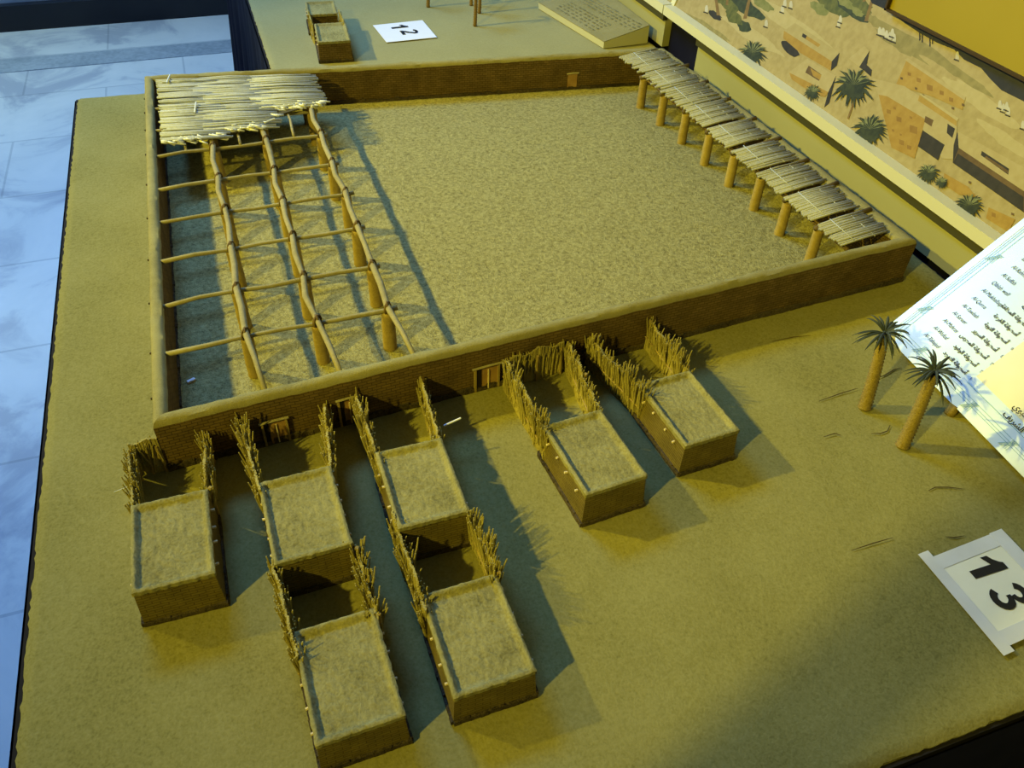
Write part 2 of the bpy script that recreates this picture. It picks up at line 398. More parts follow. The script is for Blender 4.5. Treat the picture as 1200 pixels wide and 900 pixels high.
# ================================================================ PERGOLA OF PALM LOGS (left side of the court)
BX = [.108, .193, .283]
ROWS = [.130, .228, .328, .430, .527, .634, .728, .815]
PZ = .0655
PER = thing('log_pergola', 'open pergola grid of tied palm poles on log columns along the left courtyard wall', 'pergola', (.15, .4, 0))
def bent(p0, p1, sag, n=7):
    p0, p1 = Vector(p0), Vector(p1); s = jit(50)
    return [p0.lerp(p1, i/n)+Vector((sag*nz(i*.8, s), sag*nz(i*.8, s+9), sag*.6*nz(i*.8, s+20))) for i in range(n+1)]
node = {}
for i, y in enumerate(ROWS):
    for j, x in enumerate(BX): node[i, j] = Vector((x+jit(.002), y+jit(.002)+(j-1)*.001, PZ))
for (i, j), p in node.items():
    mb = MB(); r = .0086+jit(.0006); a = Vector((p.x+jit(.001), p.y+jit(.001), -.001)); pts = []; rs = []
    for q in range(15):
        f = q/14; pts.append(a.lerp(Vector((p.x, p.y, PZ-.005)), f)+Vector((.0007*nz(f*4, i, j), .0007*nz(f*4, j, i+5), 0))); rs.append(r*(1+.05*(q % 2)-.08*f))
    mb.tube(pts, rs, M['log'], 12); mb.build('column', PER, smooth=True)
for j in range(3):
    pts = [Vector((node[0, j].x+.010, .020, PZ+.0015))]
    for i in range(len(ROWS)):
        if i: pts.append(node[i-1, j].lerp(node[i, j], .5)+Vector((jit(.004)-.002, 0, .004+jit(.001))))
        else: pts.append(pts[0].lerp(node[0, j], .5)+Vector((.001, 0, .003)))
        pts.append(node[i, j]+Vector((0, 0, .0035)))
    pts.append(Vector((node[7, j].x+jit(.003), .895 if j == 0 else .88, PZ+.0015)))
    k = len(pts); mb = MB(); mb.tube(pts, [.0030+.0011*min(1, q/3)+jit(.0005) for q in range(k)], M['pole'], 9); mb.build('long_beam', PER, smooth=True)
for i, y in enumerate(ROWS):
    a = [Vector((.008, y-.012+jit(.003), PZ-.001)), Vector((.06, y-.005+jit(.003), PZ-.001+jit(.001)))]
    for j in range(3):
        a.append(node[i, j]+Vector((0, 0, -.0032)))
        if j < 2: a.append(node[i, j].lerp(node[i, j+1], .5)+Vector((0, jit(.003), -.003+jit(.001))))
    a.append(node[i, 2]+Vector((.011+jit(.002), .002, -.0030)))
    mb = MB(); mb.tube(a, [.0029+jit(.0004) for _ in a[:-1]]+[.0034], M['pole'], 8); mb.build('cross_beam', PER, smooth=True)
# short rafters peeping out under the reed roof
for x, y0, y1 in ((.066, .628, .74), (.150, .632, .74), (.238, .637, .76)):
    mb = MB(); mb.tube(bent((x, y0, PZ-.0005), (x+jit(.003), y1, PZ+.003), .002, 4), .0024, M['pole'], 7); mb.build('short_rafter', PER, smooth=True)
for (i, j), p in node.items():
    mb = MB()
    for q in range(3):
        an = .78+q*1.57/2*(1 if q < 2 else 0)+jit(.2)
        c = p+Vector((0, 0, .0005)); u = Vector((math.cos(an), math.sin(an), 0)); ring = []
        for t in range(9):
            th = 2*PI*t/8; ring.append(c+u*.0072*math.cos(th)+Vector((0, 0, .0088*math.sin(th))))
        mb.tube(ring, .0014, M['twine'], 5)
    mb.build('twine_tie', PER, smooth=True)

def reed_mat(name, label):
    t = thing(name, label, 'roof', (.165, .78, PZ))
    def lower(x):   # ragged front edge
        return (.643 if x < .128 else .664 if x < .195 else .697 if x < .215 else .728)+jit(.006)
    lays = [MB() for _ in range(8)]
    def upper(x): return .902-.155*(x-.035)
    mb = MB(); out = [(.034, .650), (.120, .655), (.190, .675), (.208, .705), (.285, .735), (.296, upper(.296)-.004), (.034, upper(.034)-.004)]
    mb.poly([(x, y, PZ+.0055) for x, y in out], M['under'], (0, 0, .002)); mb.build('under_mat', t)
    for row in range(60):
        f = row/59; dy = -.262*f
        for a, b in [(.030, .13), (.10, .215), (.19, .303)]:
            for q in range(2):
                x0 = max(a+jit(.012), .029+RND.random()*.004); x1 = b+jit(.010); yy = dy+jit(.003); tw = jit(.0025)
                ya = upper(x0)+yy-tw; yb = upper(x1)+yy+tw
                if min(ya, yb) < lower((x0+x1)/2)-.004: continue
                z = PZ+.0085+RND.random()*.0045
                lays[row*8//60].tube([(x0, ya, z), ((x0+x1)/2, (ya+yb)/2+jit(.0012), z+RND.random()*.0015), (x1, yb, z-RND.random()*.0015)], RND.uniform(.0012, .0022), M['reed'], 5)
    for mb in lays:
        if mb.f: mb.build('reed_layer', t, smooth=True)
    mb = MB()
    for q in range(190):
        x = RND.uniform(.030, .300); y = lower(x)+.006+jit(.004)
        L = RND.uniform(.008, .018); an = RND.choice((.5, -.35, .2, .9))+jit(.5)
        z = PZ+.008+RND.random()*.006
        mb.tube([(x, y, z), (x+L*math.cos(an), y+L*math.sin(an)*.6-.003, z-.002)], RND.uniform(.0011, .0019), M['reed_cut'], 5)
    o = mb.build('cut_reed_fringe', t, smooth=True); o['label'] = 'pale chopped reed ends along the front edge'
    for (x, y, an, L) in ((.048, .875, 1.35, .034), (.088, .735, 1.45, .040), (.196, .665, .5, .02)):
        mb = MB(); mb.tube([(x, y, PZ+.0165), (x+L*math.cos(an), y+L*math.sin(an), PZ+.0175)], .0013, M['reed_cut'], 6); mb.build('tie_stick', t)
    return t
reed_mat('reed_roof', 'rectangle of pale reed thatch roofing the back left corner of the courtyard')

# ================================================================ PORCH WITH REED PANELS (right side of the court)
POR = thing('log_porch', 'narrow reed roofed porch on eight log posts along the right courtyard wall', 'porch', (.97, .45, 0))
PY = [.7163, .6351, .5533, .4664, .3854, .3033, .2245, .142]
PX = [.927, .930, .9336, .9337, .936, .936, .9346, .934]
for x, y in zip(PX, PY):
    mb = MB(); pts = []; rs = []
    for q in range(17):
        f = q/16; pts.append((x+.0008*nz(f*5, y*40), y+.0008*nz(f*5, y*40, 7), -.001+.0615*f)); rs.append(.0082*(1+.06*(q % 2)-.07*f))
    mb.tube(pts, rs, M['log'], 12); mb.build('post', POR, smooth=True)
    mb = MB(); mb.tube(bent((x-.010, y-.001, .0632), (1.026, y+.008, .0735), .002, 5), .0040, M['rafter'], 8); mb.build('rafter', POR, smooth=True)
mb = MB()
for a in range(7): mb.tube(bent((PX[a]+.002, PY[a]+.006, .0600), (PX[a+1]+.002, PY[a+1]-.004, .0600), .001, 4), .0022, M['twine'], 6)
mb.tube(bent((.934, .142, .0600), (.938, .078, .0610), .001, 4), .0022, M['twine'], 6)
mb.build('eaves_pole', POR, smooth=True)
edges = [.812]+PY+[.082]
for b in range(9):
    y1, y0 = edges[b], edges[b+1]; mb = MB(); gap = (.011 if b > 2 else .006) if b < 8 else 0; messy = 1.0 if b < 3 else .35
    n = int((y1-y0-gap)/.0040)
    for q in range(n):
        f = (q+.5)/n; y = y0+gap+(y1-y0-gap)*f
        xl = .924+jit(.005*(.4+messy)); xr = 1.010+jit(.006); z = .0705+RND.random()*.002
        if b == 0: xl -= .006*f; 
        mb.tube([(xl, y+jit(.003*messy), z-.003), ((xl+xr)/2, y+.004+jit(.002*messy), z+RND.random()*.001), (xr, y+.007+jit(.004*messy), z+.002)], RND.uniform(.0017, .0027), M['porch_reed'], 5)
    for xx in (.948, .985): mb.tube([(xx, y0+gap+.004, .0728), (xx+.001, y1+.002, .0732)], .0008, M['reed'], 5)
    mb.build('reed_panel', POR, smooth=True)

# ================================================================ CLAY HOUSES
E_T = .0023
HOUSES = [  # x, y, width, depth, height, angle
    (.0095, -.1407, .0704, .1032, .0519, -.0024), (.1330, -.1499, .0717, .1025, .0545, .0255), (.2522, -.1457, .0704, .1028, .0545, -.0002),
    (.4408, -.1563, .0709, .1041, .0499, .0680), (.5722, -.1251, .0691, .1047, .0482, .0570), (.1415, -.3249, .0712, .1037, .0476, .0288), (.2567, -.3211, .0723, .1022, .0440, .0167)]
H_LABEL = ['small flat roofed clay house at the far left, directly below the left wall corner', 'small clay house touching the top of another house, second from left against the long wall',
           'small clay house with one more house below it, third from left along the long wall', 'small clay house right of the wall door, its left side brightly lit',
           'rightmost small clay house, furthest from the left table edge', 'frontmost clay house at the lower left, cut by the bottom of the photo',
           'front clay house at the lower middle, right of the frontmost one']
def house(x, y, w, d, h, an, label, seed, group='small clay houses', sc=1.0, bmat=None, pegs=True, rim=.006):
    t = thing('clay_house', label, 'house', (x, y, 0), group)
    R = Matrix.Rotation(an, 3, 'Z'); c = Vector((x, y, 0))
    def P(u, v, z): return c+R @ Vector((u, v, z))
    mb = MB(); bm_ = bmat or M['brick']; hw, hd = w/2, d/2; zt = h-.004; tp = E_T*sc
    cs = [(-1, -1), (1, -1), (1, 1), (-1, 1)]
    for k in range(4):
        a, b = cs[k], cs[(k+1) % 4]; L = w if k % 2 == 0 else d; n = 10
        vs = []; 
        for r in range(4):
            f = r/3; e = tp*(1-f)
            for i in range(n+1):
                s = i/n; u = (a[0]+(b[0]-a[0])*s)*(hw+e); v = (a[1]+(b[1]-a[1])*s)*(hd+e)
                wob = .0005*nz(s*6, f*3, seed+k) if 0 < i < n else 0
                vs.append(P(u*(1+wob*20), v*(1+wob*20), -.001+(zt+.001)*f))
        fs = []; uv = []
        for r in range(3):
            for i in range(n):
                q = r*(n+1)+i; fs.append((q, q+1, q+n+2, q+n+1)); uv.append([(L*i/n+k*.1, zt*r/3), (L*(i+1)/n+k*.1, zt*r/3), (L*(i+1)/n+k*.1, zt*(r+1)/3), (L*i/n+k*.1, zt*(r+1)/3)])
        mb.add(vs, fs, bm_, uv)
    mb.build('brick_walls', t)
    mb = MB(); n = 40; vs = []
    for j in range(n+1):
        for i in range(n+1):
            u, v = -1+2*i/n, -1+2*j/n
            du, dv = (1-abs(u))*hw, (1-abs(v))*hd; e = min(du, dv)
            z = h
            if e < .0006: z -= .0015
            if e > rim: z = h-.0052
            elif e > rim*.62: z = h-.0052*(e-rim*.62)/(rim*.38)
            inner = 1 if e > rim else .5
            z += inner*(.0011*nz(u*9, v*12, seed)+.0008*nz(u*24, v*30, seed+3)) if 0 < i < n and 0 < j < n else .0007*nz(u*9, v*9, seed)
            ed = .0010*nz(u*7, v*7, seed+8)
            vs.append(P(u*(hw+.0010+ed), v*(hd+.0010+ed), z))
    fs = [(j*(n+1)+i, j*(n+1)+i+1, (j+1)*(n+1)+i+1, (j+1)*(n+1)+i) for j in range(n) for i in range(n)]
    mb.add(vs, fs, M['clay_roof'])
    idx = [i for i in range(n+1)]+[j*(n+1)+n for j in range(1, n+1)]+[n*(n+1)+i for i in range(n-1, -1, -1)]+[j*(n+1) for j in range(n-1, 0, -1)]
    rv = [vs[i] for i in idx]; k = len(rv); mb.add(rv+[Vector((p.x, p.y, zt-.0025)) for p in rv], [(i, k+i, k+(i+1) % k, (i+1) % k) for i in range(k)], M['clay_roof'])
    mb.build('clay_roof', t, smooth=True)
    mb = MB()
    for k in range(4):
        a, b = cs[k], cs[(k+1) % 4]; A = P(a[0]*(hw+tp), a[1]*(hd+tp), 0); B = P(b[0]*(hw+tp), b[1]*(hd+tp), 0); dd = (B-A); L = dd.length; dd.normalize(); nr = Vector((dd.y, -dd.x, 0)); s = 0; rz = math.atan2(dd.y, dd.x)
        while s < L:
            ww = min(RND.uniform(.005, .010), L-s+.001); hh = .0065*RND.uniform(.75, 1.1)
            mb.box(A+dd*(s+ww/2)+nr*(.0002+RND.random()*.0006)+Vector((0, 0, hh/2-.0005)), (ww*.97, .003, hh), M['stone'], rz+jit(.05)); s += ww
    mb.build('stone_footing', t)
    if pegs:
        for sx in (-1, 1):
            for q in range(4):
                v = d*(-.33+.22*q)+jit(.003); z = h-.0125+jit(.001)
                m2 = MB(); m2.tube([P(sx*(hw-.003), v, z), P(sx*(hw+.0034+jit(.001)), v+jit(.001), z+jit(.001))], .0014, M['rod'], 6); m2.build('beam_end', t)
    return t, P
HT = []
for k, hp in enumerate(HOUSES): HT.append(house(*hp, H_LABEL[k], 17*k+5))

# ================================================================ FROND FENCES
def fence(a, b, label, hgt=.050, lean=.14, dens=.00062, base_h=.047, group='dry palm frond fences', ragged=1.0, dz=0.0):
    a, b = Vector(a), Vector(b); L = (b-a).length; d = (b-a).normalized(); nr = Vector((-d.y, d.x, 0))
    t = thing('frond_fence', label, 'fence', a.lerp(b, .5), group)
    seed = RND.random()*90
    mb = MB()
    # woven lower part: a thin mat of upright stems with slight waviness
    n = max(6, int(L/.0011))
    for i in range(n):
        s = L*(i+.5)/n; w = .0016*nz(s*60, seed); hh = base_h*(1+.25*nz(s*50, seed+3))
        p = a+d*s+nr*w
        mb.tube([p+Vector((0, 0, -.001)), p+nr*jit(.0008)+Vector((0, 0, hh))], .00115, M['frond'], 5)
    mb.build('woven_base', t)
    mb = MB(); n = int(L/dens)
    for i in range(n):
        s = L*RND.random(); cl = .62+.5*abs(nz(s*45, seed+11))+.25*RND.random()
        h = hgt*1.06*min(1.12, max(.66, cl)); h *= 1+(.14*nz(s*22, seed+31))
        p = a+d*s+nr*(.0016*nz(s*60, seed)+jit(.0022)); q = d*jit(lean*h*1.0)*ragged+nr*jit(lean*h*1.1)*ragged
        z0 = RND.uniform(0, .018)
        mid = p+q*.4+Vector((0, 0, h*.55))
        mb.tube([p+Vector((0, 0, z0)), mid, p+q+Vector((0, 0, h))], [.0012, .0011, .0006], M['frond'], 5)
    mb.build('fronds', t)
    mb = MB(); pts = [a+d*L*f+nr*.0026+Vector((0, 0, .021+.001*nz(f*6, seed))) for f in (0, .25, .5, .75, 1)]
    mb.tube(pts, .0011, M['log'], 6); mb.build('tie_rail', t)
    for f in (.04, .5, .96):
        mb = MB(); p = a+d*L*f-nr*.002; mb.tube([p+Vector((0, 0, -.001)), p+Vector((jit(.002), jit(.002), hgt*.86))], .0019, M['log'], 7)
        mb.build('fence_post', t)
    return t
def hp(k, u, v): return HT[k][1](u*HOUSES[k][2]/2, HOUSES[k][3]/2+v, 0)
def front(x, off=.004): p = on_front(x); return p+fn*off
# house yards reaching back to the long wall
fence(hp(0, -1.0, .004), (-.030, -.004, 0), 'left yard fence of the far left clay house')
fence((-.030, .003, 0), (-.0005, .0005, 0), 'short stub of frond fence closing the gap at the left wall corner', hgt=.046)
fence(hp(0, 1.0, .004), front(.046), 'right yard fence of the far left clay house')
fence(hp(1, -1.0, -.012), front(.086), 'left yard fence of the second clay house from left by the long wall', hgt=.054, base_h=.051)
fence(hp(1, 1.0, -.004), front(.178), 'right yard fence of the second clay house from left by the long wall')
fence(hp(2, -1.0, -.022), front(.214), 'left yard fence of the third clay house from left by the long wall', hgt=.054, base_h=.051)
fence(hp(2, 1.0, .003), front(.292), 'right yard fence of the third clay house, left of the wall door', hgt=.046)
fence(hp(3, -1.0, -.012), front(.398, .010), 'left yard fence of the house just right of the wall door', hgt=.053)
fence(front(.404, .008), front(.478, .006), 'back yard fence running along the long wall right of the door', hgt=.048, ragged=.6)
fence(hp(3, 1.0, .003), front(.484), 'right yard fence of the house just right of the wall door', hgt=.055)
fence(hp(4, -1.0, -.016), front(.513), 'left yard fence of the rightmost clay house', hgt=.052)
fence(hp(4, 1.0, .003), front(.602), 'right yard fence of the rightmost clay house', hgt=.056)
fence(hp(5, -1.02, -.026), HT[1][1](-.5*.0717-.002, -.5*.1025+.006, 0), 'left yard fence of the frontmost clay house', hgt=.056, base_h=.053)
fence(hp(5, 1.02, -.012), HT[1][1](.5*.0717+.003, -.5*.1025+.002, 0), 'right yard fence of the frontmost clay house', hgt=.056, ragged=1.3)
fence(hp(6, -1.02, -.020), HT[2][1](-.5*.0704-.002, -.5*.1028+.022, 0), 'left yard fence of the lower middle front house', hgt=.056, base_h=.053, ragged=1.2)
fence(hp(6, 1.02, -.004), HT[2][1](.5*.0704+.003, -.5*.1028+.002, 0), 'right yard fence of the lower middle front house', hgt=.056)
# a single pale stick lying out of the fence left of the door
mb = MB(); a = at(520, 499, .03); mb.tube([a, at(540, 490, .034)], .0012, M['paper'], 6); tag(mb.build('loose_stick'), 'single pale stick poking out of the fence left of the wall door', 'stick')
# fallen bits
mb = MB(); mb.tube([at(134, 577, .015), at(152, 570, .02)], .0008, M['reed'], 5); tag(mb.build('loose_stick'), 'thin stick poking sideways out of the fence at the far left', 'stick')

# ================================================================ PALMS
def palm(base, top, label, leaf_n=30, leaf_l=.034, r=.0074, mat='palm_trunk', group='model palm trees', up=.35):
    base, top = Vector(base), Vector(top)
    t = thing('palm_tree', label, 'palm', base, group)
    mb = MB(); pts = []; rs = []; n = 44
    for q in range(n+1):
        f = q/n; p = base.lerp(top, f)+Vector((.0015*math.sin(f*PI), 0, 0)); p.z -= .001*(1-f)
        pts.append(p); rs.append(r*(1.08-.25*f)*(1+.11*(1 if q % 2 else -1)))
    mb.tube(pts, rs, M[mat], 10); mb.build('trunk', t, smooth=True)
    ax = (top-base).normalized()
    mb = MB(); c0 = top+ax*.003
    for q in range(5):
        mb.tube([c0-ax*.006, c0+Vector((jit(.003), jit(.003), .003))], [.003, .0015], M['palm_leaf'], 6)
    mb.build('crown_heart', t)
    for k in range(leaf_n):
        an = 2*PI*k/leaf_n*1.0+jit(.2); L = leaf_l*RND.uniform(.82, 1.15); el = up+RND.choice((.0, .35, .75, -.15))+jit(.15)
        m2 = MB(); dr = Vector((math.cos(an), math.sin(an), 0)); sd = Vector((-dr.y, dr.x, 0)); pv = None; m = 8; mid = []
        for q in range(m+1):
            f = q/m; e = el-1.15*f*f
            mid.append(c0+dr*L*(f*math.cos(el*.6)-.06*f*f)+Vector((0, 0, L*(math.sin(el)*f-.62*f*f))))
        W = .0019; vs = []
        for q in range(m+1):
            f = q/m; w = W*math.sin(PI*min(1, .12+f*.88))**.7 if q < m else .0002
            vs += [mid[q]+sd*w-Vector((0, 0, w*.45)), mid[q]+Vector((0, 0, .0004)), mid[q]-sd*w-Vector((0, 0, w*.45)), mid[q]-Vector((0, 0, .0006))]
        fs = []
        for q in range(m):
            a = q*4
            for z in range(4): fs.append((a+z, a+(z+1) % 4, a+4+(z+1) % 4, a+4+z))
        m2.add(vs, fs, M['palm_leaf']); m2.build('leaf', t)
    return t
def toward(px, z): return at(px[0], px[1], z)
palm(at(1013, 478), toward((1036, 393), .098), 'model palm standing furthest from the number 13 sheet, left of its twin')
palm(at(1057, 523), toward((1094, 438), .098), 'model palm overlapping the sloping text panel, nearer the number 13 sheet')
# short palm stub next to the panel
mb = MB(); p = at(1113, 484); mb.tube([p+Vector((0, 0, -.001)), p+Vector((.001, 0, .004)), p+Vector((.003, .001, .012))], [.0075, .007, .006], M['palm_trunk'], 10)
tag(mb.build('palm_stump', smooth=True), 'short palm stump under the lower edge of the sloping text panel', 'stump')

# ================================================================ TABLE BEHIND: houses, fence, palms, panel
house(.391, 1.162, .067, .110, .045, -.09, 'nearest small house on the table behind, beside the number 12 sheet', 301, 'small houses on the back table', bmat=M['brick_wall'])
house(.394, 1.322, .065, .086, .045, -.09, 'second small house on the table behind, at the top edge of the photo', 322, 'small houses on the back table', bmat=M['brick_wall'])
fence((.357, 1.215, 0), (.360, 1.285, 0), 'left fence between the two small houses on the back table', hgt=.040, dens=.003)
fence((.425, 1.205, 0), (.428, 1.280, 0), 'right fence between the two small houses on the back table', hgt=.048, dens=.003)
BACKP = [(501.6, 8), (556.5, 30), (561.6, 15), (552, 6)]
for q, lb in zip(BACKP, ('leftmost palm trunk on the back table, standing alone above the number 12 sheet', 'nearest palm trunk of the three on the back table', 'palm trunk just right of the nearest one on the back table', 'furthest palm trunk of the three on the back table')):
    b = at(*q); palm(b, b+Vector((.003, .004, .125)), lb, 15, .034, .0042, 'dark_trunk', 'palms on the back table')

# --- sheet 12
def sheet(cs, label, text, a_dir, size, anchors, aged, tape):
    cen = sum(cs, Vector())/len(cs); t = thing('number_sheet', label, 'sign', (cen.x, cen.y, .001), 'number sheets')
    mb = MB(); mb.poly(cs, M['paper_aged'] if aged else M['paper'], (0, 0, .0008)); mb.build('paper', t)
    if tape:
        ux = (cs[1]-cs[0]).normalized(); uy = (cs[3]-cs[0]).normalized(); Lx = (cs[1]-cs[0]).length; Ly = (cs[3]-cs[0]).length; o = cs[0]+Vector((0, 0, .0009)); w = .0155
        for (a0, a1, b0, b1, hz) in ((.002, Lx+.002, 0, w, .0), (-.002, w*.75, -.008, Ly+.006, .0003), (.004, Lx+.002, Ly-w, Ly, .0), (Lx-w, Lx+.002, -.001, Ly+.003, .0003)):
            m2 = MB(); m2.poly([o+ux*a0+uy*b0+Vector((0, 0, hz)), o+ux*a1+uy*b0+Vector((0, 0, hz)), o+ux*a1+uy*b1+Vector((0, 0, hz)), o+ux*a0+uy*b1+Vector((0, 0, hz))], M['tape'], (0, 0, .0003)); m2.build('tape_strip', t)
    up = Vector((-a_dir.y, a_dir.x, 0))
    K = size*.7
    for ch, p in zip(text, anchors):
        m2 = MB()
        def flat(pts): m2.poly([p+a_dir*(x*K)+up*(y*K)+Vector((0, 0, .0012)) for x, y in pts], M['ink'], (0, 0, .0003))
        def stroke(path, w):
            P2 = [Vector(q) for q in path]; n = len(P2); L = []; R = []
            for i in range(n):
                d = (P2[min(i+1, n-1)]-P2[max(i-1, 0)]).normalized(); nr = Vector((-d.y, d.x)); ww = w[i] if isinstance(w, list) else w
                L.append(P2[i]+nr*ww/2); R.append(P2[i]-nr*ww/2)
            for i in range(n-1): flat([R[i], R[i+1], L[i+1], L[i]])
        if ch == '1':
            flat([(-.02, -.5), (.20, -.5), (.20, .5), (.02, .5), (-.02, .42)]); flat([(-.02, .42), (-.13, .31), (-.26, .24), (-.26, .05), (-.02, .16)])
        elif ch == '2':
            arc = [(.235*math.cos(t), .26+.15*math.sin(t)) for t in [PI*.97-(PI*1.2)*i/12 for i in range(13)]]
            stroke(arc+[(.05, -.08), (-.12, -.24), (-.21, -.40)], [.17]*13+[.18, .18, .17]); flat([(-.33, -.5), (.33, -.5), (.33, -.32), (-.28, -.32)])
        elif ch == '3':
            stroke([(.205*math.cos(t), .245+.165*math.sin(t)) for t in [PI*.93-(PI*1.42)*i/12 for i in range(13)]], [.17]*9+[.16, .14, .13, .12])
            stroke([(.225*math.cos(t), -.225+.195*math.sin(t)) for t in [PI*.55-(PI*1.48)*i/14 for i in range(15)]], [.12, .13, .15]+[.175]*12)
        m2.build('digit', t)
    for ch, p in ():
        vs, fs = text_mesh(ch, size, 0, .0003, size*.05, 'CENTER')
        xs = [v.x for v in vs]; ys = [v.y for v in vs]; cx, cy = (min(xs)+max(xs))/2, (min(ys)+max(ys))/2
        m2 = MB(); m2.add([p+a_dir*(v.x-cx)+up*(v.y-cy)+Vector((0, 0, .0012+v.z)) for v in vs], fs, M['ink']); m2.build('digit', t)
    return t
c0 = at(1083, 657, .001); c1 = at(1172, 622, .001); c3 = at(1172, 762, .001)
sheet([c0, c1, c1+(c3-c0), c3], 'paper sheet with the number 13 taped down on the sand at the lower right', '13', (c3-c0).normalized(), .060,
      [at(1155, 665, .001), at(1183, 699, .001)], True, True)
d0, d1, d2, d3 = at(437, 30, .001), at(495, 24, .001), at(512, 44, .001), at(453, 50, .001)
sheet([d0, d1, d2, d3], 'small white sheet with the number 12 on the table behind', '12', (d3-d0).normalized(), .058, [at(468, 32, .001), at(480, 38, .001)], False, False)

# ================================================================ SLOPING TEXT PANELS
e1 = Vector((-.0546, -.9985, 0)); n0 = Vector((.9985, -.0546, 0)); AL = math.radians(46)
up1 = n0*math.cos(AL)+Vector((0, 0, math.sin(AL)))
SP = Plane((.9174, -.099, .012), e1, up1)
if SP.n.z < 0: SP.n = -SP.n
def text_panel():
    t = thing('text_panel', 'glossy white sloping panel listing pillar names in English and Arabic at the right edge', 'sign', (1.0, -.2, 0))
    S0, S1, T1 = -.0565, .40, .235
    outline = [(S0, .020), (-.030, .004), (-.012, 0), (S1, 0), (S1, T1), (S0, T1)]
    # cabinet below the sheet
    mb = MB(); vs = []
    for (s, tt) in ((S0+.008, .010), (S1-.008, .010), (S1-.008, T1-.03), (S0+.008, T1-.03)):
        p = SP.pt(s, tt, -.0075); vs.append(p)
    lo = [Vector((p.x, p.y, 0.0005)) for p in vs]
    mb.add(vs+lo, [(0, 1, 2, 3), (7, 6, 5, 4), (0, 4, 5, 1), (1, 5, 6, 2), (2, 6, 7, 3), (3, 7, 4, 0)], M['lect_edge']); mb.build('wedge_base', t)
    mb = MB(); mb.poly([SP.pt(s, q, -.007) for s, q in outline], M['lect_edge'], SP.n*.005); mb.build('backing_board', t)
    mb = MB(); mb.poly([SP.pt(s, q, -.0019) for s, q in outline], M['sign_sheet'], SP.n*.0016); mb.build('printed_sheet', t)
    def flat(pts, m, h): mbx.poly([SP.pt(s, q, h) for s, q in pts], m)
    mbx = MB()
    # map field, pale inner field, bluish border patches
    inner = [SP.hit(u, v) for u, v in ((1148, 448), (1200, 409), (1300, 330), (1420, 500), (1262, 620), (1168, 484))]
    flat([(SP.hit(1144, 441)[0], SP.hit(1144, 441)[1]), (S1-.04, SP.hit(1144, 441)[1]-.002), (S1-.04, T1-.05), (SP.hit(1144, 441)[0], T1-.05)], M['sign_yellow'], .0002)
    flat([(S0+.006, .012), (S0+.010, .012), (S0+.010, T1-.006), (S0+.006, T1-.006)], M['sign_pale'], .0002)
    mbx.build('colour_field', t)
    mbx = MB()
    def line(a, b, w, m, h=.0004):
        a, b = Vector(a), Vector(b); d = (b-a).normalized(); q = Vector((-d.y, d.x))*w/2
        mbx.poly([SP.pt(*(a+q), h), SP.pt(*(a-q), h), SP.pt(*(b-q), h), SP.pt(*(b+q), h)], m)
    for s in (S0+.013, S0+.016, S0+.021): line((s, .012), (s, T1-.006), .0006, M['sign_line'])
    for q in (.013, .016, .020): line((S0+.02, q), (S1-.01, q), .0006, M['sign_line'])
    line((SP.hit(1144, 441)[0]-.001, .03), (S1-.04, .03), .0008, M['sign_line'])
    for (u, v) in ((1136, 475), (1182, 520), (1084, 362), (1165, 302), (1079, 410)):      # interlaced knots in the border
        s, q = SP.hit(u, v)
        for o in (-.0022, 0, .0022):
            line((s-.006+o, q-.0075), (s+.006+o, q+.0075), .0007, M['sign_line']); 
            line((s+.002+o, q-.0075), (s+.002+o, q+.0075), .0005, M['sign_line'])
    mbx.build('border_ornament', t)
    rows = ['Al-Tahajud', 'Al-Wufud', 'Al-Mahras', 'Al-Sareer', 'Al-Tawbah', 'Al-Qurra', 'Al-Mukhallaqa', 'Qiblah wall', 'Al-Suffah', 'Al-Rahma', 'Bab Jibril', 'Bab Atikah']
    arab = ['أسطوانة التهجد', 'أسطوانة الوفود', 'أسطوانة المحرس', 'أسطوانة السرير', 'أسطوانة التوبة', 'أسطوانة القرعة', 'أسطوانة المخلقة', 'جدار القبلة', 'مكان الصفة', 'باب الرحمة', 'باب جبريل', 'باب عاتكة']
    sE, q0 = SP.hit(1083, 392); q6 = SP.hit(1147, 337)[1]; dq = (q6-q0)/6
    sA = SP.hit(1136, 441)[0]
    for k, (en, ar) in enumerate(zip(rows, arab)):
        q = q0+dq*k-.001
        if q > T1-.012: break
        vs, fs = text_mesh(en, .0074, .35)
        m2 = MB(); m2.add([SP.pt(sE+v.x*.86, q+v.y, .0005) for v in vs], fs, M['ink']); m2.build('english_line', t)
        vs, fs = text_mesh(shape_arabic(ar), .0070, 0, 0, .00022)
        xs = max(v.x for v in vs); m2 = MB(); m2.add([SP.pt(sA-.004+v.x-xs, q+v.y+.0005, .0005) for v in vs], fs, M['ink']); m2.build('arabic_line', t)
        vs, fs = text_mesh(['١','٢','٣','٤','٥','٦','٧','٨','٩','١٠','١١','١٢'][k], .0060)
        m2 = MB(); m2.add([SP.pt(sA+.003+v.x, q+v.y, .0005) for v in vs], fs, M['ink']); m2.build('row_number', t)
    s2, q2 = SP.hit(1185, 478)
    for k, w in enumerate(('المسجد النبوي', 'الشريف')):
        vs, fs = text_mesh(shape_arabic(w), .010, 0, 0, .0002)
        if fs: m2 = MB(); m2.add([SP.pt(s2+v.x, q2+.014*(1-k)+v.y-.012, .0005) for v in vs], fs, M['ink']); m2.build('arabic_line', t)
    return t
text_panel()

